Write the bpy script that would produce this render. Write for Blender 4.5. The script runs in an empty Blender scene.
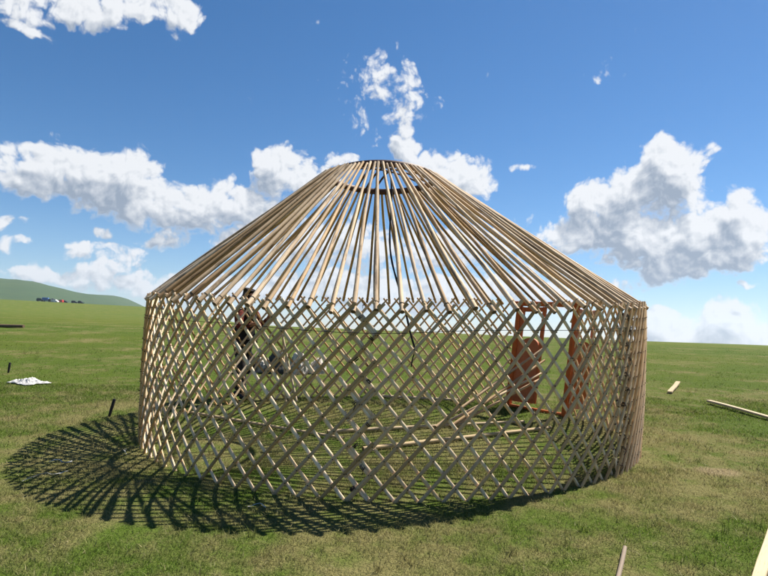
import bpy, bmesh, math, random
import numpy as np
from mathutils import Vector, Matrix, noise

random.seed(11)
rng = np.random.default_rng(5)
SC = bpy.context.scene
COL = SC.collection
PI = math.pi
rad = math.radians


# ------------------------------------------------------------------ terrain height
S0 = math.tan(rad(3.0))


def sstep(a, b, x):
    t = min(1.0, max(0.0, (x - a) / (b - a)))
    return t * t * (3 - 2 * t)


def gz(x, y):
    """Height of the meadow: it climbs gently away from the viewer, then levels off."""
    if y < 14:
        z = S0 * max(y, -40)
    else:
        z = S0 * 14 + .87 * (1 - math.exp(-(y - 14) * S0 / .87))
    z += .018 * max(-30, min(30, x)) * math.exp(-(max(0, y - 14) / 15))
    r = math.hypot(x, y)
    if r > 50:
        az = math.degrees(math.atan2(x, y))
        e = 1.25 * sstep(-12, -22, az) + .1 * sstep(20, 34, az)
        z += r * math.tan(rad(e)) * sstep(50, 420, r) * (1 - .55 * sstep(420, 1500, r))
    return z


# ------------------------------------------------------------------ object helpers
def mesh_obj(name, verts, faces, mat, parent=None, smooth=True):
    me = bpy.data.meshes.new(name)
    me.from_pydata([tuple(v) for v in verts], [], faces)
    me.update()
    if smooth:
        me.polygons.foreach_set('use_smooth', [True] * len(me.polygons))
    o = bpy.data.objects.new(name, me)
    COL.objects.link(o)
    if mat:
        for m in (mat if isinstance(mat, (list, tuple)) else [mat]):
            me.materials.append(m)
    if parent:
        o.parent = parent
    return o


def tag(o, label=None, cat=None, group=None, kind=None):
    if label:
        o['label'] = label
    if cat:
        o['category'] = cat
    if group:
        o['group'] = group
    if kind:
        o['kind'] = kind
    return o


def empty(name, loc, label, cat, group=None):
    o = bpy.data.objects.new(name, None)
    COL.objects.link(o)
    o.location = loc
    o.empty_display_size = .2
    return tag(o, label, cat, group)


class MB:
    """Collects swept tubes, boxes and lumps into one vertex / face list."""

    def __init__(self, origin=(0, 0, 0)):
        self.v, self.f, self.m, self.g = [], [], [], []
        self.o = Vector(origin)

    def add(self, vs, fs, mi=0, grain=None):
        n = len(self.v)
        self.g += grain or [tuple(p) for p in vs]
        self.v += [Vector(p) - self.o for p in vs]
        self.f += [tuple(i + n for i in f) for f in fs]
        self.m += [mi] * len(fs)

    def sweep(self, pts, prof, normals=None, scale=None, mi=0, capmi=None, closed=False):
        """prof: list of (a, b), a along the normal, b along the binormal."""
        pts = [Vector(p) for p in pts]
        n, k = len(pts), len(prof)
        vs, fs, gr = [], [], []
        nn, run = None, 0.0
        for i, p in enumerate(pts):
            if closed:
                t = (pts[(i + 1) % n] - pts[i - 1]).normalized()
            else:
                t = (pts[min(i + 1, n - 1)] - pts[max(i - 1, 0)]).normalized()
            if normals:
                a = Vector(normals[i])
            elif nn is None:
                a = Vector((0, 0, 1)) if abs(t.z) < .9 else Vector((1, 0, 0))
            else:
                a = nn
            a = (a - t * a.dot(t)).normalized()
            nn = a
            b = t.cross(a)
            s = scale[i] if scale else 1
            vs += [p + a * (u * s) + b * (w * s) for u, w in prof]
            run += (p - pts[i - 1]).length if i else 0
            gr += [(run, u, w) for u, w in prof]
        segs = n if closed else n - 1
        for i in range(segs):
            j = (i + 1) % n
            for q in range(k):
                r = (q + 1) % k
                fs.append((i * k + q, i * k + r, j * k + r, j * k + q))
        self.add(vs, fs, mi, gr)
        if not closed:
            nv = len(self.v)
            self.f += [tuple(nv - n * k + q for q in reversed(range(k))), tuple(nv - k + q for q in range(k))]
            self.m += [mi if capmi is None else capmi] * 2

    def tube(self, pts, r, sides=8, scale=None, mi=0, capmi=None, closed=False):
        prof = [(r * math.cos(2 * PI * q / sides), r * math.sin(2 * PI * q / sides)) for q in range(sides)]
        self.sweep(pts, prof, None, scale, mi, capmi, closed)

    def box(self, c, size, ax=(1, 0, 0), up=(0, 0, 1), mi=0, bev=0):
        ax = Vector(ax).normalized()
        up = Vector(up)
        up = (up - ax * up.dot(ax)).normalized()
        ay = up.cross(ax)
        c = Vector(c)
        hx, hy, hz = [s / 2 for s in size]
        b = min(bev, hy * .45, hz * .45)
        prof = [(hz, hy)] if not b else None
        if b:
            prof = [(hz, hy - b), (hz - b, hy), (-hz + b, hy), (-hz, hy - b), (-hz, -hy + b), (-hz + b, -hy), (hz - b, -hy), (hz, -hy + b)]
        else:
            prof = [(hz, hy), (-hz, hy), (-hz, -hy), (hz, -hy)]
        self.sweep([c - ax * hx, c + ax * hx], prof, [up, up], None, mi)

    def build(self, name, mat, parent=None, smooth=True, angle=40):
        o = mesh_obj(name, self.v, self.f, mat, parent, False)
        me = o.data
        at = me.attributes.new('grain', 'FLOAT_VECTOR', 'POINT')
        at.data.foreach_set('vector', [c for p in self.g for c in p])
        if any(self.m):
            me.polygons.foreach_set('material_index', self.m)
        bm = bmesh.new()
        bm.from_mesh(me)
        bmesh.ops.recalc_face_normals(bm, faces=bm.faces)
        if smooth:
            lim = rad(angle)
            for f in bm.faces:
                f.smooth = True
            for e in bm.edges:
                if len(e.link_faces) == 2 and e.calc_face_angle(0) > lim:
                    e.smooth = False
        bm.to_mesh(me)
        bm.free()
        return o


# ------------------------------------------------------------------ node helpers
class NT:
    def __init__(self, tree):
        self.t = tree
        self.n = tree.nodes
        self.l = tree.links

    def new(self, kind, **kw):
        nd = self.n.new(kind)
        for k, v in kw.items():
            setattr(nd, k, v)
        return nd

    def put(self, sock, v):
        if isinstance(v, bpy.types.NodeSocket):
            self.l.new(v, sock)
        elif v is not None:
            sock.default_value = v

    def math(self, op, a, b=None, c=None, clamp=False):
        nd = self.new('ShaderNodeMath', operation=op, use_clamp=clamp)
        for s, v in zip(nd.inputs, (a, b, c)):
            self.put(s, v)
        return nd.outputs[0]

    def vec(self, op, a, b=None, out=0):
        nd = self.new('ShaderNodeVectorMath', operation=op)
        self.put(nd.inputs[0], a)
        if b is not None:
            self.put(nd.inputs[3 if op == 'SCALE' else 1], b)
        return nd.outputs['Value'] if op in ('DOT_PRODUCT', 'LENGTH') else nd.outputs[out]

    def noise(self, vec, scale, detail=4, rough=.55, dist=0, dim='3D', lac=2.0):
        nd = self.new('ShaderNodeTexNoise', noise_dimensions=dim)
        self.put(nd.inputs['Vector'], vec)
        for k, v in (('Scale', scale), ('Detail', detail), ('Roughness', rough), ('Distortion', dist), ('Lacunarity', lac)):
            nd.inputs[k].default_value = v
        return nd.outputs['Fac']

    def ramp(self, fac, stops, interp='LINEAR'):
        nd = self.new('ShaderNodeValToRGB')
        nd.color_ramp.interpolation = interp
        el = nd.color_ramp.elements
        while len(el) < len(stops):
            el.new(.5)
        for e, (p, c) in zip(el, stops):
            e.position = p
            e.color = (c[0], c[1], c[2], 1) if not isinstance(c, float) else (c, c, c, 1)
        self.put(nd.inputs[0], fac)
        return nd.outputs[0]

    def remap(self, v, a, b, c, d, smooth=False):
        nd = self.new('ShaderNodeMapRange')
        if smooth:
            nd.interpolation_type = 'SMOOTHSTEP'
        for i, x in enumerate((v, a, b, c, d)):
            self.put(nd.inputs[i], x)
        return nd.outputs[0]

    def mix(self, fac, a, b, mode='MIX'):
        nd = self.new('ShaderNodeMix', data_type='RGBA', blend_type=mode)
        self.put(nd.inputs[0], fac)
        for s, v in ((nd.inputs[6], a), (nd.inputs[7], b)):
            if isinstance(v, tuple) and len(v) == 3:
                v = (*v, 1)
            self.put(s, v)
        return nd.outputs[2]


def new_mat(name, rough=.7, spec=.3):
    m = bpy.data.materials.new(name)
    m.use_nodes = True
    t = NT(m.node_tree)
    bs = m.node_tree.nodes['Principled BSDF']
    bs.inputs['Roughness'].default_value = rough
    bs.inputs['Specular IOR Level'].default_value = spec
    return m, t, bs


def bump(t, bs, h, strength=.3, dist=.01):
    b = t.new('ShaderNodeBump')
    b.inputs['Strength'].default_value = strength
    b.inputs['Distance'].default_value = dist
    t.put(b.inputs['Height'], h)
    t.l.new(b.outputs[0], bs.inputs['Normal'])


def wood_mat(name, pale, mid, dark, rough=.75, bark=0.0, varied=.5):
    """Peeled pole wood: long grain streaks, knots, grey weathering, every piece its own tone."""
    m, t, bs = new_mat(name, rough, .25)
    oi = t.new('ShaderNodeObjectInfo')
    gen = t.new('ShaderNodeAttribute', attribute_name='grain').outputs['Vector']
    shift = t.vec('ADD', gen, t.vec('SCALE', (7.3, 3.1, 5.7), t.math('MULTIPLY', oi.outputs['Random'], 20)))
    base = t.mix(t.math('POWER', oi.outputs['Random'], 1.2), pale, mid)
    n1 = t.noise(t.vec('MULTIPLY', shift, (1, 2, 2)), 3.5, 5, .65)
    base = t.mix(t.remap(n1, .40, .68, 0, .7, True), base, mid)
    n2 = t.noise(t.vec('MULTIPLY', shift, (1, 22, 22)), 7.0, 4, .6)          # long grain streaks
    base = t.mix(t.remap(n2, .52, .72, 0, .6, True), base, dark)
    n3 = t.noise(t.vec('MULTIPLY', shift, (1, 3, 3)), 14.0, 2, .5)           # knots
    base = t.mix(t.remap(n3, .68, .74, 0, .75, True), base, dark)
    if bark:
        n4 = t.noise(t.vec('MULTIPLY', shift, (1, 9, 9)), 2.4, 4, .65)
        base = t.mix(t.remap(n4, .55, .63, 0, bark, True), base, (.10, .062, .036))
    wn = t.new('ShaderNodeTexWhiteNoise', noise_dimensions='1D')
    t.put(wn.inputs['W'], oi.outputs['Random'])
    val = t.remap(wn.outputs['Value'], 0, 1, 1 - .35 * varied, 1 + .25 * varied)
    hs = t.new('ShaderNodeHueSaturation')
    t.put(hs.inputs['Value'], val)
    t.put(hs.inputs['Saturation'], t.remap(oi.outputs['Random'], 0, 1, .82, 1.1))
    t.put(hs.inputs['Color'], base)
    t.l.new(hs.outputs[0], bs.inputs['Base Color'])
    bump(t, bs, t.math('ADD', n2, t.math('MULTIPLY', n1, .6)), .35, .006)
    return m


def cloth_mat(name, c1, c2, scale=30, rough=.9, bumpd=.01):
    m, t, bs = new_mat(name, rough, .15)
    g = t.new('ShaderNodeTexCoord').outputs['Object']
    n = t.noise(g, scale, 5, .6)
    t.l.new(t.mix(t.remap(n, .35, .65, 0, 1, True), c1, c2), bs.inputs['Base Color'])
    bump(t, bs, n, .5, bumpd)
    return m


M = {}
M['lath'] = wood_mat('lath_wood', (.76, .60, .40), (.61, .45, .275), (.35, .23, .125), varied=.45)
M['lath_outer'] = wood_mat('shade_toned_lath_wood', (.61, .40, .205), (.46, .295, .15), (.24, .145, .073), varied=.5)  # outer laths darker than inner ones: sun and shade contrast put into the colour
M['rafter'] = wood_mat('rafter_wood', (.64, .475, .29), (.44, .29, .16), (.20, .12, .062), bark=.75, varied=.75)
M['cut'] = wood_mat('cut_end_wood', (.16, .10, .055), (.11, .07, .04), (.06, .04, .025))
M['board'] = wood_mat('fresh_board_wood', (.54, .43, .275), (.44, .335, .20), (.27, .185, .10), varied=.4)
M['old_wood'] = wood_mat('grey_weathered_wood', (.22, .17, .125), (.17, .13, .09), (.09, .07, .05))
M['crown'] = wood_mat('crown_red_brown_wood', (.13, .058, .034), (.09, .042, .026), (.04, .022, .014), rough=.55)
M['door'] = wood_mat('orange_painted_wood', (.47, .115, .022), (.38, .09, .018), (.21, .05, .013), rough=.5, varied=.2)
M['knot'] = cloth_mat('leather_knot', (.055, .036, .024), (.10, .066, .042), 80)
M['tie'] = cloth_mat('brown_twine', (.20, .13, .075), (.12, .08, .045), 80)
M['thong'] = cloth_mat('black_leather_thong', (.018, .014, .012), (.04, .03, .025), 60)
M['cord'] = cloth_mat('black_cord_fibre', (.012, .012, .014), (.03, .03, .032), 90)
M['peg'] = cloth_mat('black_peg_steel', (.014, .013, .013), (.03, .026, .024), 25, .5)
M['white'] = cloth_mat('white_sheet_cloth', (.52, .51, .50), (.34, .335, .33), 12)
M['felt'] = cloth_mat('pale_felt', (.58, .53, .47), (.34, .30, .26), 11)
M['sack'] = cloth_mat('grey_sack_cloth', (.075, .075, .075), (.045, .045, .045), 14)
M['blackcloth'] = cloth_mat('black_wool', (.012, .011, .012), (.025, .022, .022), 25)
M['redcloth'] = cloth_mat('brick_red_cotton', (.15, .034, .024), (.085, .020, .016), 20)
M['trouser'] = cloth_mat('charcoal_trouser_cloth', (.022, .020, .022), (.038, .034, .034), 22)
M['skin'] = cloth_mat('tanned_skin', (.36, .19, .12), (.31, .155, .10), 12, .55, .001)
M['hair'] = cloth_mat('dark_hair', (.010, .008, .007), (.03, .022, .018), 70, .5)
M['boot'] = cloth_mat('black_boot_leather', (.012, .010, .009), (.025, .02, .018), 20, .5)


def paint_mat(name, c, rough=.35):
    m, t, bs = new_mat(name, rough, .5)
    g = t.new('ShaderNodeTexCoord').outputs['Object']
    n = t.noise(g, 1.3, 4, .6)
    t.l.new(t.mix(t.remap(n, .4, .7, 0, .35, True), c, tuple(x * .55 + .03 for x in c)), bs.inputs['Base Color'])
    return m


for k, c in dict(truck_green=(.03, .05, .04), tarp_blue=(.06, .16, .40), van_white=(.75, .73, .72), van_red=(.50, .045, .025),
                 car_dark=(.02, .022, .026), rubber=(.015, .015, .015), glass_dark=(.02, .026, .034), tent_white=(.7, .7, .68)).items():
    M[k] = paint_mat(k + '_paint', c)


# ------------------------------------------------------------------ grass colour, shared by turf and blades
def grass_colour(t, pos, rnd=None, fresh=1.0):
    flat = t.vec('MULTIPLY', pos, (1, 1, 0))
    big = t.noise(flat, .055, 4, .55)
    mid = t.noise(flat, .42, 5, .6)
    sml = t.noise(flat, 2.6, 5, .65)
    fine = t.noise(flat, 17.0, 4, .7)
    green = t.mix(t.remap(big, .35, .65, 0, 1, True), (.080, .132, .017), (.116, .146, .018))
    green = t.mix(t.remap(sml, .35, .7, 0, .65, True), green, (.064, .106, .016))
    # dry straw patches, more of them close to the work site
    d = t.vec('LENGTH', t.vec('SUBTRACT', flat, (1.0, 4.2, 0)))
    near = t.remap(d, 1.5, 11.0, 1.0, 0.0, True)
    dry = t.math('ADD', t.math('MULTIPLY', mid, .55), t.math('MULTIPLY', sml, .45))
    dry = t.math('ADD', dry, t.math('MULTIPLY', near, .068))
    spot = t.vec('LENGTH', t.vec('MULTIPLY', t.vec('SUBTRACT', flat, (3.45, 5.92, 0)), (2.9, 4.6, 0)))
    dryf = t.remap(dry, .47, .64, 0, .8, True)
    col = t.mix(dryf, green, (.255, .210, .095))
    col = t.mix(t.remap(fine, .58, .78, 0, .35, True), col, (.24, .205, .105))
    bare = t.remap(t.math('ADD', spot, t.math('MULTIPLY', t.math('SUBTRACT', sml, .5), 1.6)), .35, .95, .85, 0, True)
    col = t.mix(bare, col, (.36, .275, .165))
    if rnd is not None:
        col = t.mix(t.remap(rnd, .80, 1.0, 0, .8), col, (.32, .27, .135))
        hs = t.new('ShaderNodeHueSaturation')
        t.put(hs.inputs['Value'], t.remap(t.math('FRACT', t.math('MULTIPLY', rnd, 7.31)), 0, 1, .7, 1.4))
        t.put(hs.inputs['Color'], col)
        col = hs.outputs[0]
    return col, sml, fine, mid


m, t, bs = new_mat('meadow_turf', .95, .05)
pos = t.new('ShaderNodeNewGeometry').outputs['Position']
col, sml, fine, mid = grass_colour(t, pos)
gr = t.noise(t.vec('MULTIPLY', pos, (1, 1, 0)), 60.0, 3, .7)
col = t.mix(t.remap(gr, .35, .7, .15, .65, True), col, (.040, .052, .012))
t.l.new(col, bs.inputs['Base Color'])
bump(t, bs, t.math('ADD', t.math('ADD', t.math('MULTIPLY', gr, .5), fine), t.math('MULTIPLY', sml, 1.6)), .9, .05)
M['turf'] = m

m, t, bs = new_mat('grass_blade', .6, .2)
pos = t.new('ShaderNodeNewGeometry').outputs['Position']
at = t.new('ShaderNodeAttribute', attribute_name='tone')
col, *_ = grass_colour(t, pos, at.outputs['Fac'])
t.l.new(col, bs.inputs['Base Color'])
tr = t.new('ShaderNodeBsdfTranslucent')
t.l.new(col, tr.inputs[0])
mx = t.new('ShaderNodeMixShader')
mx.inputs[0].default_value = .42
t.l.new(bs.outputs[0], mx.inputs[1])
t.l.new(tr.outputs[0], mx.inputs[2])
t.l.new(mx.outputs[0], t.n['Material Output'].inputs[0])
M['blade'] = m

m, t, bs = new_mat('hill_grass', .95, .05)
pos = t.new('ShaderNodeNewGeometry').outputs['Position']
n1 = t.noise(pos, .004, 5, .6)
n2 = t.noise(pos, .03, 4, .6)
c = t.mix(t.remap(n1, .35, .65, 0, 1, True), (.038, .070, .032), (.050, .080, .033))
c = t.mix(t.remap(n2, .45, .7, 0, .5, True), c, (.034, .060, .032))
t.l.new(c, bs.inputs['Base Color'])
M['hill'] = m


# ------------------------------------------------------------------ ground sheet
def make_ground():
    radii = [0.0] + [.6 * (1.047 ** i) for i in range(220)]
    radii = [r for r in radii if r < 3300]
    azs = [2 * PI * i / 240 for i in range(240)]
    vs, fs = [(0, 0, gz(0, 0))], []
    for r in radii[1:]:
        for a in azs:
            x, y = r * math.sin(a), r * math.cos(a)
            vs.append((x, y, gz(x, y)))
    n = len(azs)
    for i in range(n):
        fs.append((0, 1 + (i + 1) % n, 1 + i))
    for k in range(len(radii) - 2):
        b0, b1 = 1 + k * n, 1 + (k + 1) * n
        for i in range(n):
            j = (i + 1) % n
            fs.append((b0 + i, b0 + j, b1 + j, b1 + i))
    o = mesh_obj('ground', vs, fs, M['turf'])
    tag(o, 'wide grazed green meadow running to the horizon', kind='structure')


make_ground()


def make_hills():
    """Two long rounded hills far away on the left."""
    vs, fs = [], []
    na, nr = 90, 40
    for i in range(na + 1):
        az = -62 + 52 * i / na
        for j in range(nr + 1):
            q = j / nr
            r = 900 + 1900 * q
            h = 0
            for a0, w, r0, rw, hh in ((-42, 9.5, 1700, 500, 88), (-34, 6, 1750, 450, 50), (-30.6, 3.0, 1800, 480, 26), (-27.4, 2.2, 1900, 480, 24), (-24.6, 2.4, 2050, 450, 56), (-55, 10, 1500, 500, 110)):
                h += hh * math.exp(-((az - a0) / w) ** 2 - ((r - r0) / rw) ** 2)
            h += 9 * noise.fractal(Vector((az * .22, r * .0022, 0)), 1, 2, 5)
            fade = sstep(-10, -16, az) * sstep(-62, -57, az) * sstep(0, .2, q) * sstep(1, .75, q)
            x, y = r * math.sin(rad(az)), r * math.cos(rad(az))
            vs.append((x, y, gz(x, y) - 6 + (h * .74 + 7) * fade))
    for i in range(na):
        for j in range(nr):
            a = i * (nr + 1) + j
            fs.append((a, a + nr + 1, a + nr + 2, a + 1))
    o = mesh_obj('hills', vs, fs, M['hill'])
    tag(o, 'long rounded green hills beyond the meadow', kind='structure')


make_hills()


# ------------------------------------------------------------------ grass blades (uncountable: one object)
def make_grass():
    def field(n, ymin, ymax, w, h, xw):
        y = ymin + (ymax - ymin) * rng.random(n) ** (.8 if ymax < 15 else 1.7)
        x = (rng.random(n) * 2 - 1) * (xw[0] + xw[1] * y)
        return x, y, np.full(n, w), np.full(n, h)

    parts = [field(150000, 2.6, 6.0, 0.0038, .024, (1.2, .78)), field(120000, 5.4, 10.5, 0.0058, .027, (1.2, .78)),
             field(75000, 9.0, 34, .009, .024, (1.2, .80))]
    x, y, w, h = [np.concatenate([p[i] for p in parts]) for i in range(4)]
    # clumps: taller and denser where a cheap value noise is high
    g = rng.random((256, 256))

    def vn(x, y, s):
        u, v = (x + 50) * s, (y + 50) * s
        i, j = np.floor(u).astype(int), np.floor(v).astype(int)
        a, b = u - i, v - j
        a, b = a * a * (3 - 2 * a), b * b * (3 - 2 * b)
        G = lambda p, q: g[p % 256, q % 256]
        return (G(i, j) * (1 - a) + G(i + 1, j) * a) * (1 - b) + (G(i, j + 1) * (1 - a) + G(i + 1, j + 1) * a) * b

    cl = .5 * vn(x, y, 1.7) + .3 * vn(x, y, 5.1) + .2 * vn(x, y, 14)
    keep = rng.random(len(x)) < np.clip((cl - .22) * 3.0, .18, 1)
    x, y, w, h, cl = x[keep], y[keep], w[keep], h[keep], cl[keep]
    lm = np.ones(len(x))
    tone = rng.random(len(x))
    # taller tufts here and there
    nt, nb = 240, 14
    ty = 2.8 + 13 * rng.random(nt) ** 1.2
    tx = (rng.random(nt) * 2 - 1) * (1.2 + .78 * ty)
    bx = (tx[:, None] + rng.normal(0, .022, (nt, nb))).ravel()
    by = (ty[:, None] + rng.normal(0, .022, (nt, nb))).ravel()
    bh = (np.repeat(.032 + .026 * rng.random(nt), nb))
    # dry stalks lying flat
    ns = 9000
    sy = 2.8 + 9.0 * rng.random(ns) ** 1.1
    sx = (rng.random(ns) * 2 - 1) * (1.2 + .78 * sy)
    x = np.concatenate([x, bx, sx]); y = np.concatenate([y, by, sy])
    h = np.concatenate([h, bh, np.full(ns, .016)])
    w = np.concatenate([w, np.full(nt * nb, .0055), np.full(ns, .0042)])
    cl = np.concatenate([cl, np.full(nt * nb, .8), np.full(ns, .6)])
    lm = np.concatenate([lm, np.full(nt * nb, .8), np.full(ns, 3.6)])
    tone = np.concatenate([tone, np.repeat(rng.random(nt) * .85, nb), .9 + .1 * rng.random(ns)])
    n = len(x)
    z = S0 * np.minimum(y, 14) + np.where(y > 14, .87 * (1 - np.exp(-(np.maximum(y, 14) - 14) * S0 / .87)), 0)
    z = z + .018 * x * np.exp(-(np.maximum(0, y - 14) / 15))
    h = h * (.45 + 1.1 * rng.random(n)) * (.55 + .9 * cl)
    w = w * (.7 + .6 * rng.random(n))
    a = rng.random(n) * 2 * PI
    lean = (.25 + .95 * rng.random(n)) * h * lm
    b = rng.random(n) * 2 * PI
    dx, dy = np.cos(a) * w / 2, np.sin(a) * w / 2
    lx, ly = np.cos(b) * lean, np.sin(b) * lean
    V = np.empty((n, 5, 3), np.float32)
    zz = z - .004 + np.where(lm > 2, .016, 0)
    V[:, 0] = np.stack([x - dx, y - dy, zz], 1)
    V[:, 1] = np.stack([x + dx, y + dy, zz], 1)
    V[:, 2] = np.stack([x + dx * .8 + lx * .35, y + dy * .8 + ly * .35, zz + h * .62], 1)
    V[:, 3] = np.stack([x - dx * .8 + lx * .35, y - dy * .8 + ly * .35, zz + h * .62], 1)
    V[:, 4] = np.stack([x + lx, y + ly, zz + h], 1)
    base = (np.arange(n) * 5)[:, None]
    loops = (base + np.array([0, 1, 2, 3, 3, 2, 4])).astype(np.int32).ravel()
    starts = ((np.arange(n) * 7)[:, None] + np.array([0, 4])).astype(np.int32).ravel()
    me = bpy.data.meshes.new('grass')
    me.vertices.add(n * 5)
    me.vertices.foreach_set('co', V.ravel())
    me.loops.add(n * 7)
    me.loops.foreach_set('vertex_index', loops)
    me.polygons.add(n * 2)
    me.polygons.foreach_set('loop_start', starts)
    me.update(calc_edges=True)
    at = me.attributes.new('tone', 'FLOAT', 'POINT')
    at.data.foreach_set('value', np.repeat(tone.astype(np.float32), 5))
    me.materials.append(M['blade'])
    o = bpy.data.objects.new('grass', me)
    COL.objects.link(o)
    tag(o, 'short grazed grass blades with dry straw among them', 'grass', kind='stuff')


make_grass()

# ------------------------------------------------------------------ the yurt frame
CX, CY = .12, 7.42
RX, RY = 2.95, 2.57
ROOT = Vector((CX, CY, gz(CX, CY)))
yurt = empty('yurt_frame', ROOT, 'bare wooden yurt frame of lattice walls and roof poles standing on the grass', 'yurt frame')

ANG = np.linspace(-PI, 3 * PI, 8001)
_px, _py = RX * np.cos(ANG), RY * np.sin(ANG)
ARC = np.concatenate([[0], np.cumsum(np.hypot(np.diff(_px), np.diff(_py)))])


def s_of(deg):
    return float(np.interp(rad(deg), ANG, ARC))


def a_of(s):
    return float(np.interp(s, ARC, ANG))


def wall_h(a):
    c, s = math.cos(a), math.sin(a)
    return 1.60 + .05 * max(0, s) + .075 * max(0, c) + .04 * max(0, -c) + .012 * math.sin(5 * a + 1)


def wall(s, t, off=0.0):
    """Point of the wall at arc length s, height share t, and the outward normal."""
    a = a_of(s)
    n = Vector((math.cos(a) / RX, math.sin(a) / RY, 0)).normalized()
    rw = 1 + .006 * math.sin(3 * a + .7)
    rw += .011 * t
    x, y = CX + RX * rw * math.cos(a), CY + RY * rw * math.sin(a)
    z0 = gz(x, y) - .01
    p = Vector((x + .012 * t, y, z0 + wall_h(a) * t)) + n * (off + .02 * math.sin(PI * t))
    return p, n


def lath_prof(w, th):
    w, th = w / 2, th / 2
    return [(th * math.cos(q), w * math.sin(q)) for q in np.linspace(0, 2 * PI, 11)[:-1]]


def plank_prof(w, th):
    w, th, c = w / 2, th / 2, min(w, th) * .12
    return [(th, w - c), (th - c, w), (-th + c, w), (-th, w - c), (-th, -w + c), (-th + c, -w), (th - c, -w), (th, -w + c)]


RISE = 1.40         # run of one lath along the wall


def panel(deg0, deg1, pitch, label, rise=RISE, layer=0.0, width=.0318):
    s0, s1 = s_of(deg0), s_of(deg1)
    kn = MB(ROOT)
    n_cells = max(4, round((s1 - s0) / pitch))
    pitch = (s1 - s0) / n_cells
    steps = round(rise / pitch)
    rise = steps * pitch
    laths = []
    for fam in (1, -1):
        off = layer + (.0125 if fam == 1 else -.0125)
        for k in range(-steps, n_cells + 1):
            b = s0 + k * pitch if fam == 1 else s0 + (k + steps) * pitch
            # height range inside the panel
            if fam == 1:
                t0, t1 = max(0, (s0 - b) / rise), min(1, (s1 - b) / rise)
            else:
                t0, t1 = max(0, (b - s1) / rise), min(1, (b - s0) / rise)
            if t1 - t0 < .09:
                continue
            j0, j1 = random.uniform(.012, .03), random.uniform(.012, .032)
            ta, tb = t0 - (j0 if t0 > 0 else .004), t1 + j1
            m_ = max(4, int((tb - ta) * 12))
            w1, w2 = random.uniform(-.010, .010), random.uniform(0, 6)
            pts, nrm = [], []
            js = random.uniform(-.010, .010)
            for i in range(m_ + 1):
                tt = ta + (tb - ta) * i / m_
                p, n = wall(b + fam * rise * tt + js + w1 * math.sin(4 * tt + w2), tt, off + .003 * math.sin(9 * tt + w2))
                pts.append(p)
                nrm.append(n)
            mb = MB(ROOT)
            ww = width * random.uniform(.88, 1.1)
            mb.sweep(pts, lath_prof(ww, .025 * random.uniform(.85, 1.15)), nrm,
                     [1 + .1 * math.sin(3 * i + w2) for i in range(m_ + 1)], 0, 1)
            laths.append((mb, fam))
    # leather knots where the laths cross
    for q in range(1, 2 * steps):
        tt = q / (2 * steps)
        for k in range(0, n_cells + 1):
            s = s0 + k * pitch + (pitch / 2 if q % 2 else 0)
            if s > s1 or random.random() < .12:
                continue
            p, n = wall(s, tt, layer)
            kn.tube([p - n * .029, p + n * .031], .005, 6)
    o = bpy.data.objects.new('lattice_panel', None)
    COL.objects.link(o)
    o.empty_display_size = .1
    o.parent = yurt
    o['label'] = label
    tag(kn.build('knot', M['knot'], o), kind='stuff')
    for mb, fam in laths:
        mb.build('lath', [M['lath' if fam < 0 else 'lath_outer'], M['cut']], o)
    return o


def lashings(panel_obj, deg, zig, count, off, spread=.0):
    """Black leather thongs that bind two panels together."""
    s0 = s_of(deg)
    for i in range(count):
        tt = .07 + .88 * i / (count - 1)
        s = s0 + (zig if i % 2 else -zig) + random.uniform(-.02, .02)
        p, n = wall(s, tt, off)
        mb = MB(ROOT)
        tan = Vector((-n.y, n.x, 0))
        d = (Vector((0, 0, 1)) + tan * (.9 if i % 2 else -.9)).normalized()
        side = d.cross(n)
        for w in range(2):
            q = p + d * (w - .5) * .013
            ring = [q + side * (.021 * math.cos(x)) + n * (.031 * math.sin(x)) for x in np.linspace(0, 2 * PI, 11)[:-1]]
            mb.tube(ring, .004, 5, closed=True)
        if i % 3 == 1 or spread:
            e = p + n * .036
            mb.tube([e, e + Vector((0, 0, -.025)) + tan * .012, e + Vector((0, 0, -.06)) + tan * random.uniform(-.02, .03) - n * .01], .0035, 5)
        mb.build('lashing', M['thong'], panel_obj)


DOOR_A, DOOR_B = 27.5, 48.5
p_right = panel(-43, DOOR_A - 1, .135, 'tightly closed lattice wall section with steep laths beside the doorway', .95, .026, .034)
p_front = panel(-97.0, -37.5, .20, 'open lattice wall section of wide diamonds')
p_left = panel(-184.0, -93.5, .20, 'open lattice wall section at the shaded end', RISE, .004)
p_back = panel(96.0, 179.5, .20, 'far lattice wall section in front of the standing person', RISE, .002)
p_backdoor = panel(DOOR_B + 1, 99.5, .20, 'far lattice wall section beside the orange doorway')
lashings(p_front, -95.2, .045, 9, .02)
lashings(p_right, -40.0, .03, 11, .022, 1)
lashings(p_back, 98.0, .05, 8, .01)
lashings(p_left, 178.0 - 360, .04, 8, .0)

# crown ring ----------------------------------------------------------------
CR = Vector((CX - .20, CY - .04, 3.615))
CRR = .68


def ring_pts(r, z=0.0, n=56):
    out = []
    for i in range(n):
        a = 2 * PI * i / n
        out.append(CR + Vector((r * math.cos(a), r * math.sin(a), z + .012 * math.cos(a) + .006 * math.sin(3 * a))))
    return out


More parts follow.
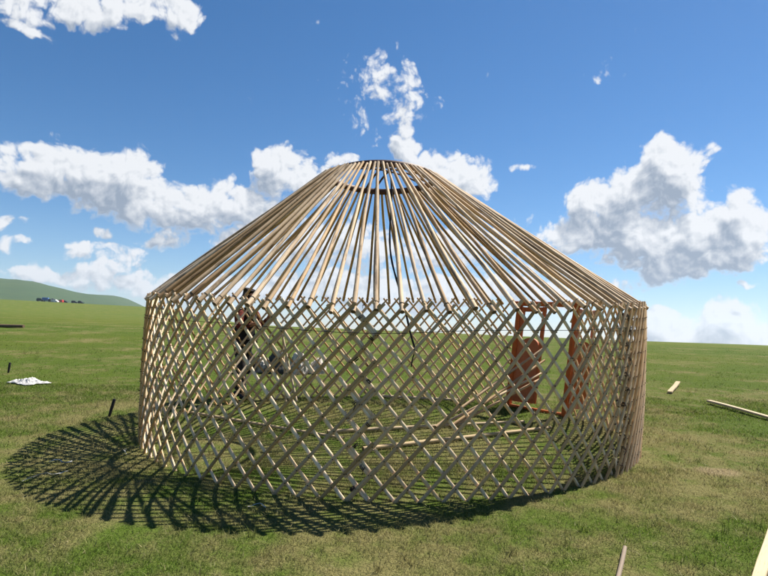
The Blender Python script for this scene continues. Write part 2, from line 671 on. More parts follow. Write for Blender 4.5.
mb = MB(ROOT)
mb.sweep(ring_pts(CRR), lath_prof(.085, .055), [Vector((math.cos(2 * PI * i / 56), math.sin(2 * PI * i / 56), 0)) for i in range(56)], closed=True)
crown = mb.build('crown_ring', M['crown'], yurt)
for ang in (.35, .35 + PI / 2):
    for k in (-1, 0, 1):
        d = Vector((math.cos(ang), math.sin(ang), 0))
        e = Vector((-d.y, d.x, 0))
        half = math.sqrt(CRR ** 2 - (.13 * k) ** 2)
        pts = [CR + d * (half * q) + e * (.13 * k) + Vector((0, 0, .015 + .14 * (1 - q * q))) for q in np.linspace(-1, 1, 13)]
        mb = MB(ROOT)
        mb.sweep(pts, lath_prof(.03, .022), [Vector((0, 0, 1))] * 13)
        mb.build('crossbar', M['crown'], crown)

# roof poles ------------------------------------------------------------------
N_RAFT = 90
S_ALL = s_of(360 - 97) - s_of(-97)
for i in range(N_RAFT):
    s = s_of(-97) + S_ALL * i / N_RAFT + random.uniform(-.02, .02)
    p, n = wall(s, 1.0, 0)
    a = a_of(s)
    top = CR + Vector((CRR * math.cos(a), CRR * math.sin(a), random.uniform(.004, .018))) + n * .045
    foot = p + Vector((0, 0, .005 + random.uniform(-.012, .02)))
    dirv = (top - foot).normalized()
    foot = foot - dirv * random.uniform(.035, .085)
    top = top - dirv * .02
    side = dirv.cross(Vector((0, 0, 1))).normalized()
    upv = side.cross(dirv)
    bow, sag, ph = random.uniform(-.022, .022), random.uniform(-.014, .014), random.uniform(0, 6)
    pts, sc = [], []
    K = 12
    for q in range(K + 1):
        u = q / K
        pts.append(foot.lerp(top, u) + side * (bow * math.sin(PI * u) + .007 * math.sin(7 * u + ph)) + upv * (sag * math.sin(PI * u) + .005 * math.sin(9 * u + ph)))
        sc.append((1.0 - .22 * u) * (1 + .05 * math.sin(5 * u * 3 + ph)))
    mb = MB(ROOT)
    mb.tube(pts, 0.0212 * random.uniform(.84, 1.14), 9, sc, 0, 1)
    r = mb.build('roof_pole', [M['rafter'], M['cut']], yurt, angle=50)
    mb = MB(ROOT)
    q0 = pts[0].lerp(pts[1], .45)
    for w in range(1):
        c = q0
        mb.tube([c + side * (.0235 * math.cos(x)) + upv * (.0235 * math.sin(x)) for x in np.linspace(0, 2 * PI, 9)[:-1]], 0.0032, 5, closed=True)
    mb.build('pole_tie', M['tie'], r)

# cords -------------------------------------------------------------------------
mb = MB(ROOT)
pts = []
for i in range(150):
    s = s_of(-325 + 347 * i / 149 + 0)
    p, n = wall(s, (.872 + .005 * math.sin(i * .37)) , .034)
    pts.append(p)
mb.tube(pts, .0027, 6)
mb.build('wall_cord', M['cord'], yurt)

# doorway -----------------------------------------------------------------------
dl, _n = wall(s_of(DOOR_B), 0, -.02)
dr, _n = wall(s_of(DOOR_A), 0, -.02)
dl.z, dr.z = gz(dl.x, dl.y), gz(dr.x, dr.y)
lean = Vector((.09, -.02, 1)).normalized()
HD = 1.62
ddir = (dr - dl)
ddir.z = 0
dw = ddir.length
ddir.normalize()
dnorm = Vector((-ddir.y, ddir.x, 0))          # points out of the yurt
if dnorm.dot(Vector((dl.x - CX, dl.y - CY, 0))) < 0:
    dnorm = -dnorm
mb = MB(ROOT)
for b in (dl, dr):
    mb.box(b + lean * (HD / 2), (HD, .075, .085), lean, dnorm, bev=.008)
mb.box((dl + dr) / 2 + lean * (HD + .035), (dw + .22, .085, .07), dr - dl, lean, bev=.008)
mb.box((dl + dr) / 2 + lean * .025, (dw - .08, .06, .04), dr - dl, lean, bev=.008)
frame = mb.build('door_frame', M['door'], yurt)
frame['label'] = 'orange painted wooden door frame'


def door_leaf(hinge, along, name_label):
    """Full height leaf: two stiles, rails, an open upper half and an arched solid lower panel."""
    w, h = dw / 2 - .05, HD - .06
    nrm = along.cross(lean).normalized()
    o = hinge + along * .045 + lean * .10
    mb = MB(ROOT)
    for x in (.03, w - .03):
        mb.box(o + along * x + lean * ((h - .06) / 2), (h - .06, .04, .06), lean, along, bev=.006)
    for z in (.03, h - .10):
        mb.box(o + along * (w / 2) + lean * z, (w - .122, .038, .07), along, lean, bev=.006)
    lf = mb.build('door_leaf', M['door'], frame)
    lf['label'] = name_label
    # arched panel
    mb = MB(ROOT)
    xs = np.linspace(.045, w - .045, 17)
    outline = [(x, .066) for x in (xs[0], xs[-1])]
    for x in reversed(xs):
        q = (x - w / 2) / (w / 2 - .045)
        outline.append((x, .84 + .17 * math.sqrt(max(0, 1 - q * q))))
    k = len(outline)
    vs = [o + along * x + lean * z + nrm * d for d in (-.024, .024) for x, z in outline]
    fs = [tuple(range(k)), tuple(reversed(range(k, 2 * k)))] + [(i, i + k, (i + 1) % k + k, (i + 1) % k) for i in range(k)]
    mb.add(vs, fs)
    mb.build('door_panel', M['door'], lf, angle=30)
    return lf


door_leaf(dl, ddir.copy(), 'closed door leaf with an arched lower panel and an open top')
open_dir = (dnorm * .98 + ddir * .12).normalized()
door_leaf(dr, open_dir, 'door leaf swung open out of the yurt')


# ------------------------------------------------------------------ poles and boards lying about
def pole_thing(name, a, b, r, label, cat='pole', group=None, mat='rafter', sag=.0, taper=.8, parent_loc=None):
    a, b = Vector(a), Vector(b)
    mb = MB(a)
    d = b - a
    sd = Vector((-d.y, d.x, 0)).normalized()
    K = 9
    ph = random.uniform(0, 6)
    pts = [a.lerp(b, q / K) + sd * (.0035 * d.length) * math.sin(4 * q / K + ph) + Vector((0, 0, -sag * math.sin(PI * q / K))) for q in range(K + 1)]
    mb.tube(pts, r, 9, [1 - (1 - taper) * q / K for q in range(K + 1)], 0, 1)
    o = mb.build(name, [M[mat], M['cut']], angle=50)
    o.location = a
    return tag(o, label, cat, group)


def on(x, y, dz=0.0):
    return Vector((x, y, gz(x, y) + dz))


G_POLE = 'spare poles lying inside the yurt'
pole_thing('loose_pole', on(-.62, 7.16, .03), on(2.0, 8.02, .03), .024, 'pale loose pole lying on the grass inside the yurt, nearer the doorway', group=G_POLE, mat='board')
pole_thing('loose_pole', on(-.15, 6.36, .03), on(2.26, 7.69, .03), .027, 'pale loose pole on the grass inside the yurt, closest to the wide diamond lattice', group=G_POLE, mat='board')
pole_thing('loose_pole', on(-2.6, 8.10, .03), on(-.40, 6.84, .03), .021, 'thin pale pole on the grass inside the yurt, in front of the person', group=G_POLE, mat='board')
pole_thing('loose_pole', on(.05, 9.84, .03), on(1.30, 9.64, .03), .024, 'pale pole lying along the foot of the far lattice wall', group=G_POLE, mat='board')
for i, lab in enumerate(('longest of the spare poles propped aslant from the grass towards the orange door', 'lowest spare pole of the bundle propped towards the orange door',
                         'spare pole in the middle of the bundle propped towards the orange door', 'short spare pole on the far side of the propped bundle')):
    a = on(.74 + .10 * i, 7.55 + .13 * (i % 2) + .03 * i, .03)
    b = on(2.42 + .03 * i, 8.70 + .045 * i, (.98, .62, .80, .55)[i])
    pole_thing('propped_pole', a, b, .021, lab, 'pole', 'bundle of propped poles', mat='rafter')
pole_thing('propped_pole', on(-1.30, 9.18, .02), on(-1.66, 9.36, 1.25), .020, 'thin upright pole propped against the far lattice by the felt pile', mat='board')
pole_thing('propped_pole', on(-1.46, 9.12, .02), on(-1.60, 9.38, 1.03), .017, 'thinner short pole propped next to the upright pole by the felt pile', mat='board')


def board_thing(a, b, w, th, label, mat='board', lift=.0, cat='board'):
    a, b = Vector(a), Vector(b)
    mb = MB(a)
    K = 8
    mb.sweep([a.lerp(b, q / K) + Vector((0, 0, .006 * math.sin(q))) for q in range(K + 1)], plank_prof(w, th), [Vector((0, 0, 1))] * (K + 1), [1 + .05 * math.sin(q * 2.1) for q in range(K + 1)], 0)
    o = mb.build('board', M[mat])
    o.location = a
    return tag(o, label, cat)


board_thing(on(5.50, 11.05, .03), on(6.30, 12.30, .06), .085, .035, 'short pale board lying alone on the meadow past the yurt')
board_thing(on(5.66, 10.02, .05), on(5.98, 6.9, .04), .085, .034, 'long pale board on the grass whose end tapers toward the yurt')
board_thing(on(2.26, 3.50, .03), on(4.05, 5.75, .03), .068, .028, 'cream fresh sawn board in the corner of the grass close to the viewer')
pole_thing('loose_pole', on(1.30, 3.23, .014), on(1.68, 3.97, .035), .015, 'grey weathered stick end poking up from the dry grass near the viewer', 'stick', mat='old_wood', taper=.95)

# dark log far out on the meadow
pole_thing('dark_log', on(-17.6, 26.6, .06), on(-16.2, 26.2, .10), .085, 'dark log lying far out on the open meadow', 'log', mat='cut')


def peg(x, y, h, dx, dy, label, w=.026):
    p = on(x, y, -.05)
    mb = MB(p)
    top = p + Vector((dx, dy, h + .05))
    mb.tube([p, p.lerp(top, .5), top - Vector((0, 0, .012)), top], w, 8, [.7, 1, 1, .8])
    o = mb.build('peg', M['peg'])
    o.location = p
    return tag(o, label, 'peg', 'tent pegs in the grass')


peg(-3.62, 7.85, .235, .055, .02, 'black steel peg standing at the edge of the yurt shadow', .022)
peg(-7.50, 11.75, .21, .02, 0, 'small black peg upright in the grass beyond the crumpled white sheet', .022)


# ------------------------------------------------------------------ crumpled sheet, scraps, felt
def lump(name, c, rx, ry, rz, mat, label, cat, seed, rough=.35, group=None, flat=.15, freq=2.2, sub=5):
    """A heap of cloth: squashed ball with ridged folds, flat underneath."""
    bm = bmesh.new()
    bmesh.ops.create_icosphere(bm, subdivisions=sub, radius=1)
    for v in bm.verts:
        d = v.co.copy()
        q = d * freq + Vector((seed, seed * .7, 0))
        k = 1 + rough * (abs(noise.noise(q)) * 1.5 - .4) + rough * .6 * abs(noise.noise(q * 2.6)) + rough * .12 * noise.noise(q * 5)
        v.co = Vector((d.x * rx * k, d.y * ry * k, max(d.z, -flat) * rz * k + flat * rz))
        g = gz(c[0] + v.co.x, c[1] + v.co.y) - gz(c[0], c[1])
        v.co.z = max(v.co.z + g * max(0, 1 - v.co.z / .2), g - .01)
    me = bpy.data.meshes.new(name)
    bm.to_mesh(me)
    bm.free()
    me.polygons.foreach_set('use_smooth', [True] * len(me.polygons))
    me.materials.append(M[mat])
    o = bpy.data.objects.new(name, me)
    COL.objects.link(o)
    o.location = c
    return tag(o, label, cat, group)


def crumpled_sheet(c, label):
    """White sheet dropped on the grass: a folded, torn outline with trailing tails."""
    vs, fs = [], []
    n, k = 96, 26
    for i in range(n):
        a = 2 * PI * i / n
        R = .17 + .07 * noise.noise(Vector((math.cos(a) * 1.6, math.sin(a) * 1.6, 3)))
        R += .22 * max(0, math.cos(a - 3.0)) ** 10 + .17 * max(0, math.cos(a - .1)) ** 12 + .08 * max(0, math.cos(a + 1.0)) ** 9
        for j in range(k):
            q = (j + 1) / k
            x, y = R * q * math.cos(a) * 1.12, R * q * math.sin(a) * .95
            f = abs(noise.noise(Vector((x * 9, y * 9, 1)))) + .6 * abs(noise.noise(Vector((x * 22, y * 22, 4))))
            z = .012 + (.06 * math.exp(-((x - .02) ** 2 + y * y) / .02) + .07 * f) * (1 - q ** 3) + .012 * f
            vs.append((x, y, z + gz(c.x + x, c.y + y) - c.z))
    top = len(vs)
    vs.append((0, 0, vs[0][2] + .01))
    for i in range(n):
        j = (i + 1) % n
        fs.append((top, i * k, j * k))
        for q in range(k - 1):
            fs.append((i * k + q, i * k + q + 1, j * k + q + 1, j * k + q))
    o = mesh_obj('crumpled_sheet', vs, fs, M['white'])
    sol = o.modifiers.new('thickness', 'SOLIDIFY')
    sol.thickness = .004
    sol.offset = 1
    o.location = c
    return tag(o, label, 'sheet')


crumpled_sheet(on(-6.28, 10.45, 0), 'crumpled white sheet dropped on the open grass')


def scrap(pts, w, label):
    P = [on(x, y, .03 + dz) for x, y, dz in pts]
    mb = MB(P[0])
    # smooth the strip a little
    Q = []
    for i in range(len(P) - 1):
        for u in (0, .33, .66):
            Q.append(P[i].lerp(P[i + 1], u) + Vector((random.uniform(-.008, .008), random.uniform(-.008, .008), random.uniform(-.004, .012))))
    Q.append(P[-1])
    mb.sweep(Q, lath_prof(w, .004), [Vector((random.uniform(-.5, .5), random.uniform(-.6, .2), 1)) for _ in Q], [random.uniform(.55, 1.25) for _ in Q])
    o = mb.build('cloth_strip', M['white'])
    o.location = P[0]
    return tag(o, label, 'strip', 'white strips scattered on the grass')


scrap([(-3.12, 5.62, 0), (-3.05, 5.65, .012), (-2.98, 5.61, 0), (-2.93, 5.67, 0)], .012, 'crumpled white cloth strip in the fanned pole shadows')
scrap([(-3.02, 5.05, 0), (-2.95, 5.18, .02), (-2.82, 5.24, .01), (-2.80, 5.36, 0)], .010, 'white cloth strip bent like a hook in the fanned pole shadows')
scrap([(-2.62, 6.14, 0), (-2.60, 6.03, .012), (-2.53, 5.95, 0)], .007, 'thin curled white strip in the deep shade by the lattice foot')
scrap([(-.98, 4.56, 0), (-.90, 4.60, .015), (-.84, 4.57, 0)], .009, 'tiny white scrap where the shadow of the poles ends')

lump('grey_sack', on(-2.26, 12.75), .22, .19, .42, 'sack', 'full grey sack standing at the pale felt pile', 'sack', 2.0, .22)
lump('felt_bundle', on(-1.80, 12.70), .20, .17, .37, 'felt', 'tallest pale felt bundle beside the grey sack', 'felt bundle', 5.0, .3, 'felt bundles', freq=1.7)
lump('felt_bundle', on(-1.40, 12.85), .19, .16, .27, 'felt', 'outer pale felt bundle at the open end of the pile', 'felt bundle', 8.3, .3, 'felt bundles', freq=1.7)
lump('felt_bundle', on(-2.62, 12.85), .19, .17, .30, 'felt', 'pale felt bundle on the side of the sack near the person', 'felt bundle', 12.1, .3, 'felt bundles', freq=1.7)
lump('black_bag', on(-2.92, 12.6), .2, .18, .42, 'blackcloth', 'black bag beside the pale felt bundles', 'bag', 4.4, .25)


# ------------------------------------------------------------------ rope hanging from the crown
def rope():
    top = CR + Vector((.10, -.05, .12))
    pts = []
    end = Vector((.43, 6.95, 1.43))
    for i in range(25):
        u = i / 24
        p = top.lerp(end, u)
        p += Vector((-.12 * math.sin(PI * u) + .02 * math.sin(11 * u), .02 * math.sin(7 * u), -.10 * math.sin(PI * u)))
        pts.append(p)
    mb = MB(top)
    mb.tube(pts, .0125, 7, [1 + .15 * math.sin(i * 2.3) for i in range(25)])
    kp = pts[-1]
    mb.tube([kp + Vector((0, 0, .04)), kp + Vector((0, 0, .02)), kp - Vector((0, 0, .03)), kp - Vector((0, 0, .05))], .022, 7, [.5, 1, 1.1, .5])
    mb.tube([kp, kp + Vector((-.03, 0, -.09)), kp + Vector((-.045, .01, -.20))], .008, 6)
    o = mb.build('hanging_rope', M['cord'])
    o.location = top
    tag(o, 'black rope hanging from the crown ring into the yurt', 'rope')


rope()


# ------------------------------------------------------------------ the person
def skinned(name, joints, edges, mat, parent, sub=2, root=0):
    """joints: list of (x, y, z, rx, ry); grown with a Skin modifier."""
    me = bpy.data.meshes.new(name)
    me.from_pydata([j[:3] for j in joints], edges, [])
    o = bpy.data.objects.new(name, me)
    COL.objects.link(o)
    sk = o.modifiers.new('skin', 'SKIN')
    sk.use_smooth_shade = True
    for i, j in enumerate(joints):
        d = me.skin_vertices[0].data[i]
        d.radius = (j[3], j[4])
        d.use_root = i == root
    sb = o.modifiers.new('smooth', 'SUBSURF')
    sb.levels = sb.render_levels = sub
    me.materials.append(M[mat])
    if parent:
        o.parent = parent
    return o


def person():
    base = on(-2.27, 9.52)
    # local axes: +x the way the figure faces, y to its left, z up; standing with feet apart, arms forward
    J, E = [], []

    def add(p, r, parent=None):
        J.append((*p, r if not isinstance(r, tuple) else r[0], r if not isinstance(r, tuple) else r[1]))
        if parent is not None:
            E.append((parent, len(J) - 1))
        return len(J) - 1

    pel = add((0, 0, .95), (.10, .12))
    wai = add((.02, 0, 1.10), (.085, .11), pel)
    che = add((.04, 0, 1.28), (.095, .125), wai)
    nek = add((.06, 0, 1.46), (.062, .062), che)
    nk2 = add((.075, 0, 1.53), (.055, .055), nek)
    hd1 = add((.095, 0, 1.60), (.088, .076), nk2)
    hd2 = add((.10, 0, 1.69), (.092, .078), hd1)
    hd3 = add((.095, 0, 1.75), (.055, .05), hd2)
    nose = add((.195, 0, 1.635), (.016, .014), hd1)
    for s in (-1, 1):
        add((.09, s * .088, 1.64), (.016, .012), hd1)               # ears
    for s, sw in ((1, -.16), (-1, .15)):
        hip = add((0, s * .095, .90), (.075, .07), pel)
        kn = add((sw * .55 + .02, s * .12, .50), (.062, .06), hip)
        an = add((sw * 1.2, s * .14, .10), (.042, .042), kn)
        add((sw * 1.2 + .13, s * .16, .045), (.038, .045), an)
        sh = add((.035, s * .185, 1.40), (.045, .045), che)
        el = add((.12, s * .25, 1.14), (.040, .040), sh)
        up = .18 if s == 1 else .06
        wr = add((.33, s * .20, 1.14 + up), (.030, .034), el)
        pa = add((.40, s * .19, 1.14 + up * 1.25), (.020, .040), wr)
        for k in range(4):                                            # fingers, then the thumb
            f1 = add((.44, s * (.165 + .018 * k), 1.145 + up * 1.35), .0095, pa)
            f2 = add((.475, s * (.165 + .018 * k), 1.125 + up * 1.4 - .004 * k), .0088, f1)
            add((.485, s * (.166 + .017 * k), 1.098 + up * 1.4), .008, f2)
        th = add((.385, s * .145, 1.165 + up * 1.25), .011, wr)
        add((.425, s * .128, 1.165 + up * 1.3), .0095, th)
    root = empty('person', base, 'person in a black vest with dark red sleeves standing behind the far lattice wall', 'person')
    root.rotation_euler = (0, 0, rad(-28))
    skinned('body', J, E, 'skin', root, 2, pel)
    # clothing follows the same joints, a little thicker, stopping at the wrist and ankle
    V, F = [], []
    V = [(0, 0, .86, .175, .205), (0, 0, .97, .165, .195), (.02, 0, 1.10, .155, .185), (.035, 0, 1.28, .165, .215), (.05, 0, 1.40, .13, .185), (.06, 0, 1.48, .075, .085)]
    skinned('vest', V, [(0, 1), (1, 2), (2, 3), (3, 4), (4, 5)], 'blackcloth', root, 2, 2)
    for s in (1, -1):
        up = .18 if s == 1 else .06
        skinned('sleeve', [(.035, s * .13, 1.405, .085, .085), (.05, s * .20, 1.37, .090, .085), (.085, s * .23, 1.26, .078, .075), (.12, s * .255, 1.13, .072, .072), (.22, s * .23, 1.135 + up * .5, .052, .055), (.315, s * .205, 1.14 + up * .93, .043, .047)],
                [(0, 1), (1, 2), (2, 3), (3, 4), (4, 5)], 'redcloth', root, 2, 0)
    T, Te = [(0, 0, .99, .145, .165), (0, 0, .90, .14, .165)], [(0, 1)]
    for s, sw in ((1, -.16), (-1, .15)):
        n = len(T)
        T += [(sw * .12, s * .10, .80, .105, .10), (sw * .55 + .02, s * .12, .50, .078, .075), (sw * .95, s * .132, .26, .068, .066), (sw * 1.2, s * .14, .09, .066, .066)]
        Te += [(1, n), (n, n + 1), (n + 1, n + 2), (n + 2, n + 3)]
    skinned('trousers', T, Te, 'trouser', root, 2, 1)
    for s, sw in ((1, -.16), (-1, .15)):
        skinned('shoe', [(sw * 1.2 - .05, s * .135, .045, .045, .042), (sw * 1.2, s * .14, .05, .048, .046), (sw * 1.2 + .10, s * .157, .035, .036, .048), (sw * 1.2 + .17, s * .165, .03, .026, .036)],
                [(0, 1), (1, 2), (2, 3)], 'boot', root, 2, 1)
    skinned('hair', [(.035, 0, 1.60, .075, .078), (.060, 0, 1.68, .105, .098), (.088, 0, 1.765, .085, .082)], [(0, 1), (1, 2)], 'hair', root, 2, 1)
    for s in (-1, 1):
        bm = bmesh.new()
        bmesh.ops.create_uvsphere(bm, u_segments=10, v_segments=8, radius=.011)
        me = bpy.data.meshes.new('eye')
        bm.to_mesh(me)
        bm.free()
        me.materials.append(M['hair'])
        e = bpy.data.objects.new('eye', me)
        COL.objects.link(e)
        e.location = (.178, s * .032, 1.665)
        e.parent = root
    return root


person()


# ------------------------------------------------------------------ far camp on the slope under the hill
def camp_at(az, r):
    return Vector((r * math.sin(rad(az)), r * math.cos(rad(az)), 0))


def wheel(root, x, y, r, w=.22):
    mb = MB()
    mb.tube([(x, y - w / 2, r), (x, y + w / 2, r)], r, 16)
    mb.build('wheel', M['rubber'], root)


def vehicle(az, r, L, W, H, mat, label, cat, turn, cab=True, boxmat=None):
    p = camp_at(az, r)
    root = empty(cat.replace(' ', '_'), (p.x, p.y, gz(p.x, p.y)), label, cat)
    root.rotation_euler = (0, 0, rad(turn))
    wr = .38 if H < 2.4 else .5
    mb = MB()
    if boxmat:      # lorry: cab in front, box behind
        mb.box((L / 2 - .95, 0, wr + .95), (1.8, W, 1.7), bev=.12)
        mb.box((-.3, 0, wr * 1.05), (L - 1.0, W * .8, .25))
        mb.build('cab', M[mat], root)
        mb = MB()
        mb.box((-1.0, 0, wr + .25 + (H - wr) / 2), (L - 2.1, W * 1.02, H - wr - .3), bev=.1)
        mb.build('cargo_box', M[boxmat], root)
        gx, gl, gh = L / 2 - .62, .9, wr + 1.35
    else:
        prof = [(-L / 2, wr * .7), (-L / 2, H * .62), (-L / 2 + .25, H * .95), (-L / 2 + .9, H), (L / 2 - 2.0, H), (L / 2 - 1.15, H * .60), (L / 2 - .1, H * .5), (L / 2, wr * .8)]
        k = len(prof)
        vs = [(x, s * W / 2 * (1 if z < H * .65 else .86), z) for s in (-1, 1) for x, z in prof]
        fs = [tuple(range(k)), tuple(reversed(range(k, 2 * k)))] + [(i, (i + 1) % k, (i + 1) % k + k, i + k) for i in range(k)]
        mb.add(vs, fs)
        mb.build('car_body', M[mat], root, angle=30)
        gx, gl, gh = -.35, L * .5, H * .8
    mb = MB()
    mb.box((gx, 0, gh), (gl, W * (1.03 if boxmat else .93), H * .22), bev=.03)
    mb.build('window_band', M['glass_dark'], root)
    for x in (-L * .31, L * .31):
        for y in (-W / 2 + .1, W / 2 - .1):
            wheel(root, x, y, wr)
    return root


def tent(az, r, R, H, mat, label, roofmat):
    p = camp_at(az, r)
    root = empty('felt_tent', (p.x, p.y, gz(p.x, p.y) - .1), label, 'tent')
    n = 20
    ring = lambda rr, z: [(rr * math.cos(2 * PI * i / n), rr * math.sin(2 * PI * i / n), z) for i in range(n)]
    side = lambda a, b: [(a * n + i, a * n + (i + 1) % n, b * n + (i + 1) % n, b * n + i) for i in range(n)]
    mesh_obj('tent_wall', ring(R, 0) + ring(R * 1.02, H * .55), side(0, 1), M[mat], root)
    mesh_obj('tent_roof', ring(R * 1.04, H * .55) + ring(R * .25, H * .95) + ring(R * .2, H), side(0, 1) + side(1, 2) + [tuple(2 * n + i for i in range(n))], M[roofmat], root)
    return root


RC = 500
vehicle(-30.72, RC, 4.6, 2.0, 2.5, 'truck_green', 'dark green off-road car at the edge of the far camp', 'car', 20)
vehicle(-30.22, RC + 4, 6.2, 2.4, 3.1, 'truck_green', 'lorry with a blue box in the far camp', 'lorry', 10, boxmat='tarp_blue')
tent(-29.80, RC + 14, 2.6, 3.0, 'tarp_blue', 'blue round tent with a dark roof behind the white van', 'car_dark')
vehicle(-29.56, RC - 2, 4.6, 1.9, 2.1, 'van_white', 'white van parked in the middle of the far camp', 'van', -15)
vehicle(-29.20, RC + 2, 4.4, 1.9, 2.2, 'van_red', 'red van parked at the far camp', 'van', 170)
vehicle(-28.86, RC + 8, 4.0, 1.8, 1.9, 'car_dark', 'dark car beside the red van at the far camp', 'car', 5)
vehicle(-28.12, RC + 5, 4.2, 1.9, 2.0, 'car_dark', 'dark car standing apart from the camp, nearer its vehicles', 'car', 12)
vehicle(-27.62, RC + 7, 4.4, 1.9, 2.1, 'truck_green', 'dark green car standing apart from the camp, nearest the yurt', 'car', -8)


# ------------------------------------------------------------------ the air: far things fade a little
mb = MB()
mb.box((0, 0, 70), (7200, 7200, 164))
hm = bpy.data.materials.new('haze_air')
hm.use_nodes = True
hn = hm.node_tree.nodes
hn.remove(hn['Principled BSDF'])
pv = hn.new('ShaderNodeVolumePrincipled')
pv.inputs['Color'].default_value = (.75, .85, 1, 1)
pv.inputs['Density'].default_value = .00011
pv.inputs['Anisotropy'].default_value = .3
hm.node_tree.links.new(pv.outputs[0], hn['Material Output'].inputs['Volume'])
tag(mb.build('haze', hm, smooth=False), 'thin summer haze over the steppe', kind='stuff')


# ------------------------------------------------------------------ daylight
SUN = Vector((.57, .40, 1.0)).normalized()
sl = bpy.data.lights.new('sun', 'SUN')
sl.energy = 5.0
sl.angle = rad(.53)
sl.color = (1.0, .94, .84)
so = bpy.data.objects.new('sun', sl)
COL.objects.link(so)
so.rotation_euler = SUN.to_track_quat('Z', 'Y').to_euler()
so.location = (20, 10, 30)

# sky: physical sky plus cumulus clouds laid out by compass direction and height
CAM_PITCH, CAM_ROLL = rad(4.2), rad(2.4)
W = bpy.data.worlds.new('World')
SC.world = W
W.use_nodes = True
SKY_STRENGTH = .062
EXPOSURE = 1.1
CLOUDS = [(-31.53, 12.15, 2.81, 1.84, 1.1, 0),
          (-28.36, 12.68, 2.99, 2.46, 1.2, 0),
          (-24.61, 12.55, 2.8, 2.74, 1.2, 0),
          (-25.16, 10.87, 4.67, 1.97, 1.2, 0),
          (-21.33, 11.17, 2.92, 1.82, 1.0, 0),
          (-17.29, 11.34, 3.06, 2.07, 1.1, 0),
          (-13.89, 10.81, 3.58, 2.11, 1.1, 0),
          (-18.09, 9.48, 4.58, 1.46, 0.9, -0.1),
          (-14.78, 8.25, 2.6, 1.49, 0.8, -0.3),
          (-34.04, 24.66, 3.21, 0.95, 0.9, -0.15),
          (-29.57, 25.77, 3.98, 1.31, 1, -0.1),
          (-25.12, 26.86, 3.81, 1.18, 1, -0.05),
          (-20.96, 26.95, 2.0, 1.56, 1, -0.15),
          (-33.55, 23.32, 2.0, 0.65, 0.8, -0.4),
          (-0.72, 22.59, 4.04, 3.53, 0.45, -0.42),
          (-0.43, 22.96, 2.47, 0.79, 0.7, -0.42),
          (1.73, 24.79, 1.35, 1.16, 0.8, -0.4),
          (1.55, 19.76, 1.0, 1.43, 0.9, -0.4),
          (-10.66, 14.9, 2.81, 2.3, 1.0, 0),
          (-12.66, 15.84, 1.27, 1.44, 0.8, -0.2),
          (-7.35, 13.92, 3.07, 1.91, 1.0, -0.1),
          (-4.48, 16.49, 1.99, 1.05, 0.8, -0.4),
          (1.44, 17.71, 1.78, 1.25, 0.9, -0.1),
          (6.97, 15.17, 3.69, 2.11, 1.1, 0),
          (4.32, 16.37, 2.21, 1.27, 0.9, -0.1),
          (9.36, 14.52, 1.72, 1.48, 0.9, -0.1),
          (26.23, 14.88, 3.31, 2.88, 1.4, 0.08),
          (23.91, 13.81, 2.64, 2.27, 1.1, 0.08),
          (22.4, 12.1, 2.7, 2.31, 1.1, 0.08),
          (19.4, 12.67, 1.76, 1.84, 1.0, -0.02),
          (20.06, 10.35, 3.62, 2.16, 1.1, 0.08),
          (23.95, 9.34, 4.63, 2.72, 1.3, 0.08),
          (28.79, 9.36, 4.01, 2.61, 1.3, 0.08),
          (31.78, 9.56, 2.11, 2.81, 1.2, 0.08),
          (30.68, 7.4, 3.54, 1.72, 1.1, 0.08),
          (25.62, 7.15, 4.82, 1.6, 1.1, 0.08),
          (16.54, 10.02, 2.51, 1.48, 0.9, -0.12),
          (33.21, 7.99, 1.52, 0.65, 0.9, -0.32),
          (26.06, 1.53, 2.93, 1.4, 1.0, 0.1),
          (30.3, 1.41, 3.16, 1.73, 1.0, 0.1),
          (33.31, 0.93, 2.23, 1.86, 1.0, 0.1),
          (32.63, 4.58, 1.08, 0.47, 0.9, -0.5),
          (28.03, -0.07, 4.88, 1.17, 1, 0),
          (-27.71, 5.96, 1.57, 0.88, 0.9, -0.25),
          (-24.97, 5.87, 2.38, 1.0, 0.9, -0.25),
          (-21.1, 7.7, 2.52, 0.93, 0.9, -0.3),
          (-33.05, 7.4, 1.41, 0.74, 0.9, -0.35),
          (-32.51, 5.79, 1.91, 0.56, 0.8, -0.6),
          (-25.91, 7.66, 1.08, 0.69, 0.8, -0.3),
          (-30.51, 3.43, 3.77, 0.86, 0.9, -0.2),
          (-25.46, 3.48, 3.66, 1.2, 0.9, -0.2),
          (-21.22, 2.86, 3.88, 1.24, 0.9, -0.2),
          (-25.05, 4.6, 1.27, 0.8, 0.8, -0.3),
          (-5.56, 8.2, 7.68, 2.85, 0.9, -0.15),
          (5.42, 8.16, 7.51, 2.64, 0.9, -0.2),
          (-0.38, 3.79, 12.96, 1.78, 1, 0),
          (-13.09, 3.55, 7.42, 1.51, 1, -0.1),
          (15.17, 4.49, 6.91, 1.72, 0.9, -0.2),
          (11.27, 9.25, 4.18, 2.16, 0.8, -0.3),
          (21.02, 24.02, 2.89, 1.1, 0.35, -0.72),
          (13.02, 15.89, 1.47, 0.62, 0.8, -0.6)]



